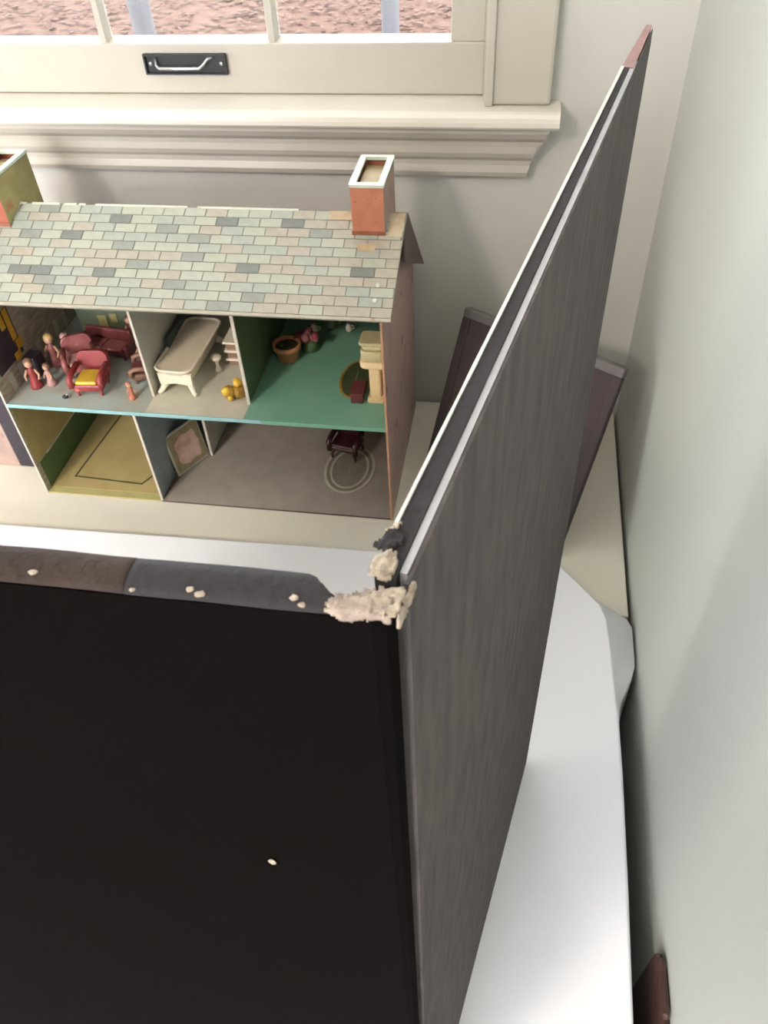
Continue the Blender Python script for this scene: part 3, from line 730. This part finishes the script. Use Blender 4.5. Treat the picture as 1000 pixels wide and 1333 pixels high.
lv2 = [(rrect(.047, .123, .012), .0372), (rrect(.0468, .1228, .012), .0370), (rrect(.046, .122, .012), .0367), (rrect(.042, .118, .010), .0366)]
vs, fs, n = ringmesh(lv2); fs = [f[::-1] for f in fs]; fs.append(tuple(3*n+i for i in range(n)))
MB().add(vs, fs, None, False).obj('basin', m_ivin, tub)
for sx in (-1, 1):
    for sy in (-1, 1):
        MB().tube([(sx*.015, sy*.050, .014), (sx*.0195, sy*.056, .008), (sx*.0225, sy*.060, .0035), (sx*.026, sy*.062, .0008)], [.006, .0042, .0034, .0026], 10).obj('foot', m_ivory, tub)
# skirt arch between the near feet
MB().add([(x, y, z) for y in (-.059, -.055) for x, z in ((-.022, .012), (-.012, .014), (0, .0155), (.012, .014), (.022, .012), (.023, .03), (-.023, .03))], [(6, 5, 4, 3, 2, 1, 0), (7, 8, 9, 10, 11, 12, 13)]+[(i, (i+1) % 7, 7+(i+1) % 7, 7+i) for i in range(7)]).obj('skirt', m_ivory, tub)
m_yel = mat('yellow_plastic', (232, 190, 66), .4, .1, 60, rgb2=(196, 150, 48))
m_ylb = mat('brownish_yellow_plastic', (172, 132, 52), .4, .1, 60)
# yellow lumpy toy by the partition
yt = thing('toy_duck', 'lumpy yellow toy at the foot of the partition right of the bathtub', 'toy', (-.519, -.232, TU))
MB().ball((-.004, -.003, .010), (.009, .008, .009), 14, 9, .3, 1).ball((.008, 0, .009), (.0085, .008, .0085), 14, 9, .3, 4).obj('body', m_ylb, yt)
MB().ball((-.006, -.007, .014), (.0062, .005, .0062), 12, 8, .3, 2).ball((.008, .002, .022), (.0062, .006, .0062), 12, 8, .25, 7).ball((-.001, -.009, .005), (.004, .0035, .004), 10, 7, .3, 9).obj('petals', m_yel, yt)
# white toilet-like toy at the right of the tub
to = thing('toy_basin', 'small white knob-like toy on the floor right of the bathtub', 'toy', (-.557, -.176, TU))
MB().lathe([(.005, 0), (.004, .004), (.0025, .008), (.0025, .014), (.006, .018), (.0075, .021), (.006, .0235), (.001, .024)], 16).obj('body', m_ivory, to)
tb = thing('toy_cabinet', 'brown toy cabinet with white trim, behind the bathtub against the partition', 'toy cabinet', (-.532, -.142, TU))
m_tbr = mat('toy_brown', (150, 116, 98), .5, .1, 50)
MB().box(-.014, .016, -.02, .02, 0, .036).obj('body', m_tbr, tb, .001)
for z in (.010, .023, .036): MB().box(-.0165, .018, -.0235, .022, z-.0015, z+.0015).obj('shelf', m_ivory, tb, .0006)
for y in (-.012, .008): MB().ball((-.016, y, .017), .0022, 8, 6).obj('knob', m_ivory, tb)
# blue-grey curtain or tall screen at the left of the tub
sc_ = thing('toy_screen', 'dark teal toy screen standing to the left of the bathtub', 'toy screen', (-.616, -.125, TU))
m_teal = mat('dark_teal', (70, 84, 82), .5, .1, 50)
for i in range(3): MB().box(-.0025, .0005, -.058+i*.038, -.022+i*.038, 0, .05).obj('panel', m_teal, sc_, .0004)

# bedroom: dark red furniture and little figures
m_mar = mat('marbled_maroon', (158, 96, 92), .35, .2, 60, rgb2=(126, 66, 66), spots=[((204, 152, 144), 120, .6)])
m_mar2 = mat('dark_maroon', (118, 62, 62), .35, .2, 60)
m_red = mat('toy_red', (158, 62, 62), .4, .15, 80, spots=[((220, 120, 110), 120, .66)])
m_pink = mat('toy_pink', (196, 150, 142), .45, .12, 80)
m_skin = mat('toy_skin', (206, 160, 130), .5, .06, 80)
m_blond = mat('toy_blond', (204, 168, 104), .6, .1, 80)
m_tbrown = mat('toy_chair_brown', (146, 106, 88), .45, .15, 60)
m_orang = mat('toy_orange', (206, 128, 104), .5, .15, 80)
m_black = mat('toy_black', (44, 44, 56), .5, .1, 80)
def armchair(name, label, loc, rz, m, mseat, s=1.0, cat='toy chair'):
    t = thing(name, label, cat, loc, rz); t.scale = (s, s, s)
    MB().box(-.015, .015, -.014, .014, .006, .014).obj('base', m, t, .002)
    MB().box(-.011, .011, -.0145, .009, .0142, .0185).obj('seat_cushion', mseat, t, .0018)
    bk = rrect(.032, .026, .008)
    MB().prism([(x, z+.021) for x, z in bk], -.003, .003, Matrix.Translation((0, .0145, 0)) @ Matrix.Rotation(math.radians(80), 4, 'X')).obj('backrest', m, t, .001)
    for sx in (-1, 1):
        MB().tube([(sx*.0155, -.014, .012), (sx*.0155, -.014, .020), (sx*.0155, -.008, .0225), (sx*.0155, .012, .0225)], .0032, 8).obj('armrest', m, t)
        for sy in (-.011, .011): MB().lathe([(.0012, 0), (.002, .0065)], 8, Matrix.Translation((sx*.012, sy, 0))).obj('leg', m, t)
    return t
def sofa(label, loc, rz, m, ms):
    t = thing('toy_sofa', label, 'toy sofa', loc, rz)
    MB().box(-.036, .036, -.014, .014, .005, .014).obj('base', m, t, .002)
    for sx in (-1, 1): MB().box(sx*.0165-.016, sx*.0165+.016, -.0145, .009, .0142, .0185).obj('seat_cushion', ms, t, .0018)
    MB().box(-.036, .036, .0095, .0155, .0142, .034).obj('backrest', m, t, .0025)
    for sx in (-1, 1): MB().box(sx*.038-.0035, sx*.038+.0035, -.0145, .0145, .005, .024).obj('armrest', m, t, .003)
    for sx in (-1, 1):
        for sy in (-.011, .011): MB().lathe([(.0012, 0), (.002, .0055)], 8, Matrix.Translation((sx*.032, sy, 0))).obj('leg', m, t)
    return t
def doll(label, loc, rz, mb_, mh, s=1.0, hair=None):
    t = thing('toy_doll', label, 'doll', loc, rz); t.scale = (s, s, s)
    MB().lathe([(.0085, 0), (.0078, .003), (.0055, .012), (.0042, .018), (.0052, .0225), (.0045, .0265), (.002, .0285), (.0018, .030)], 14).obj('dress', mb_, t)
    MB().ball((0, 0, .0345), (.0052, .0052, .0058), 12, 8).obj('head', m_skin, t)
    MB().ball((0, .0012, .0362), (.0058, .0055, .0052), 12, 8, .15, 3).obj('hair', hair or m_tbrown, t)
    for sx in (-1, 1): MB().tube([(sx*.0045, 0, .0255), (sx*.0085, -.002, .0185), (sx*.0075, -.006, .0135)], [.0018, .0015, .0012], 8).obj('arm', m_skin, t)
    return t
sofa('dark maroon toy sofa at the back of the upstairs left room', (-.725, -.150, TU), math.radians(-8), m_mar2, m_mar)
armchair('toy_armchair', 'maroon toy armchair with a yellow seat, nearest the front of the upstairs left room', (-.712, -.232, TU), math.radians(6), m_red, m_yel, 1.3)
armchair('toy_armchair', 'marbled maroon toy armchair just behind the yellow-seated one', (-.744, -.193, TU), math.radians(28), m_mar, m_pink, 1.25)
armchair('toy_armchair', 'brown toy chair against the partition of the upstairs left room', (-.650, -.200, TU), math.radians(-75), m_tbrown, m_mar2, 1.1)
doll('toy doll in red at the far left of the upstairs left room', (-.793, -.234, TU), .3, m_red, m_skin, 1.05)
doll('blond toy doll in pink standing behind the red one', (-.788, -.182, TU), 0, m_mar, m_skin, 1.15, m_blond)
doll('pale pink toy doll between the maroon armchair and the red doll', (-.774, -.228, TU), -.4, m_pink, m_skin, .8)
doll('toy doll in marbled maroon standing left of the sofa', (-.770, -.172, TU), .5, m_mar, m_skin, 1.05, m_pink)
doll('small orange toy doll lying low at the foot of the left partition', (-.652, -.247, TU), .8, m_orang, m_skin, .62, m_orang)
doll('red toy doll standing by the sofa next to the left partition', (-.668, -.165, TU), .2, m_red, m_skin, .8)
doll('maroon toy doll standing behind the sofa', (-.700, -.118, TU), .2, m_mar2, m_skin, 1.0)
doll('greyish pink toy doll standing between the sofa and the maroon armchairs', (-.722, -.196, TU), .9, m_pink, m_skin, .9, m_mar)
sm = thing('toy_shoe', 'tiny black toy on the grey-blue floor near the turquoise edge', 'toy', (-.742, -.256, TU))
MB().ball((0, 0, .0028), (.004, .003, .0027), 10, 7, .2, 2).obj('body', m_black, sm)
MB().ball((.003, .001, .0056), (.0018, .0016, .0015), 8, 6).obj('knob', m_ring, sm)
bx = thing('toy_dresser', 'dark green toy dresser with yellow drawers at the back of the upstairs left room', 'toy dresser', (-.745, -.095, TU))
MB().box(-.04, .04, -.01, .012, 0, .04).obj('body', m_bwall, bx, .001)
MB().box(-.008, .006, -.0118, -.0102, .012, .032).obj('drawer', m_olive, bx, .0006)
MB().box(.011, .022, -.0118, -.0102, .022, .036).obj('drawer', m_olive, bx, .0006)
dk = thing('toy_wardrobe', 'dark grey toy wardrobe against the left wall upstairs', 'toy wardrobe', (-.803, -.205, TU))
MB().box(-.0115, .006, -.01, .012, 0, .03).obj('body', m_navy, dk, .0015)
for y in (-.0085, .0015): MB().box(.0062, .0072, y, y+.009, .002, .028).obj('door', m_navy, dk, .0004)

# green room: flower pot, plant, pedestal
pt = thing('toy_flower_pot', 'terracotta toy flower pot on the green floor', 'flower pot', (-.4685, -.140, TU))
m_terra = mat('terracotta', (226, 156, 108), .6, .06, 60)
MB().lathe([(.0125, 0), (.014, .002), (.0165, .017), (.019, .0172), (.0192, .0245), (.0172, .0248), (.0160, .019)], 24).obj('pot', m_terra, pt)
MB().lathe([(.0155, .017), (.0155, .0205), (.012, .0225), (.004, .0232)], 20).ball((-.006, -.004, .023), (.005, .004, .004), 8, 6, .4, 1).ball((.005, .003, .023), (.006, .005, .004), 8, 6, .4, 2).obj('soil', mat('soil', (84, 76, 52), .9, .2, 90), pt)
fl = thing('toy_flowers', 'pink-red blossom clump behind the terracotta pot', 'toy flowers', (-.443, -.115, TU))
pk = MB(); rd = MB(); random.seed(3)
for i in range(16):
    a = random.uniform(0, 2*PI); r = random.uniform(0, .014)
    (pk if i % 2 else rd).ball((r*math.cos(a)*1.3, r*math.sin(a)*.8, .012+random.uniform(0, .016)), random.uniform(.004, .0065), 8, 6, .4, i)
pk.obj('blossom', mat('blossom_pink', (178, 112, 108), .6, .1, 60), fl); rd.obj('blossom', mat('blossom_red', (138, 58, 62), .6, .1, 60), fl)
MB().lathe([(.011, 0), (.0125, .002), (.0095, .012), (.004, .016)], 14).obj('stem_base', m_dgreen, fl)
pd = thing('toy_pedestal', 'cream toy pedestal stand with wide top against the right wall of the dollhouse', 'toy pedestal', (-.3335, -.214, TU))
m_cp = mat('cream_plastic', (244, 216, 166), .4, .05, 50); m_cp2 = mat('olive_cream_plastic', (208, 198, 152), .4, .08, 50)
MB().prism(rrect(.022, .026, .003), 0, .004).prism(rrect(.019, .023, .003), .004, .007).prism(rrect(.015, .019, .003), .007, .054).obj('column', m_cp, pd)
MB().prism(rrect(.034, .036, .008), .054, .064, None, True).obj('lower_top', m_cp, pd, .002)
MB().prism(rrect(.031, .033, .008), .064, .078, None, True).prism(rrect(.026, .028, .006), .078, .084, None, True).obj('upper_top', m_cp2, pd, .002)
MB().prism(rrect(.034, .03, .006), .084, .089, None, True).obj('crown', m_cp2, pd, .002)
rb = thing('toy_box', 'dark red toy box beside the foot of the cream pedestal', 'toy', (-.357, -.216, TU))
MB().box(-.008, .0075, -.014, .014, 0, .013).obj('body', m_mar2, rb, .001)
MB().box(-.0088, .0083, -.0148, .0148, .0132, .0155).obj('lid', m_mar2, rb, .0006)
m_dkrug = mat('green_dark_rug', (78, 88, 56), .6, .14, 60)
oval(-.368, -.178, .020, .040, .0195, UF+.0001, 'printed_rug', m_dkrug)
oval(-.368, -.178, .021, .041, .003, UF+.0003, 'rug_ring', m_ylb)
for i, (x, y, m, s, lab) in enumerate(((-.447, -.075, m_ivory, .006, 'tiny white toy at the back of the green floor, left of the other'), (-.425, -.060, m_bwall, .010, 'dark green toy at the back of the green room under the eave'), (-.398, -.066, m_ivory, .005, 'tiny white toy at the back of the green floor, nearer the pedestal'))):
    t = thing('toy_jug', lab, 'toy', (x, y, TU)); t.scale = (s/.006,)*3
    MB().lathe([(.004, 0), (.006, .004), (.0055, .009), (.003, .012), (.004, .014)], 14).obj('body', m, t)
    MB().tube([(.005, 0, .004), (.009, 0, .006), (.009, 0, .010), (.0045, 0, .011)], .0009, 6).obj('handle', m, t)
# downstairs maroon armchair on the oval rug
dc = thing('toy_armchair', 'glossy dark maroon toy chair on the oval rug downstairs', 'toy chair', (-.397, -.150, T+.0044), math.radians(-12))
m_gm = mat('glossy_maroon', (66, 30, 36), .18, .25, 50, spots=[((120, 84, 88), 90, .70)])
MB().box(-.021, .021, -.016, .018, .014, .023).obj('base', m_gm, dc, .003)
MB().box(-.018, .018, -.0175, .012, .0232, .0285).obj('seat_cushion', m_gm, dc, .0025)
MB().box(-.021, .021, .012, .0195, .0232, .054).obj('backrest', m_gm, dc, .004)
for sx in (-1, 1):
    MB().tube([(sx*.0205, -.016, .016), (sx*.0205, -.0165, .030), (sx*.0205, -.008, .034), (sx*.0205, .014, .035)], .0042, 10).obj('armrest', m_gm, dc)
    for sy in (-.012, .014): MB().tube([(sx*.016, sy, .0145), (sx*.0185, sy*1.1, .006), (sx*.018, sy*1.2, .0)], [.003, .0022, .0016], 8).obj('leg', m_gm, dc)
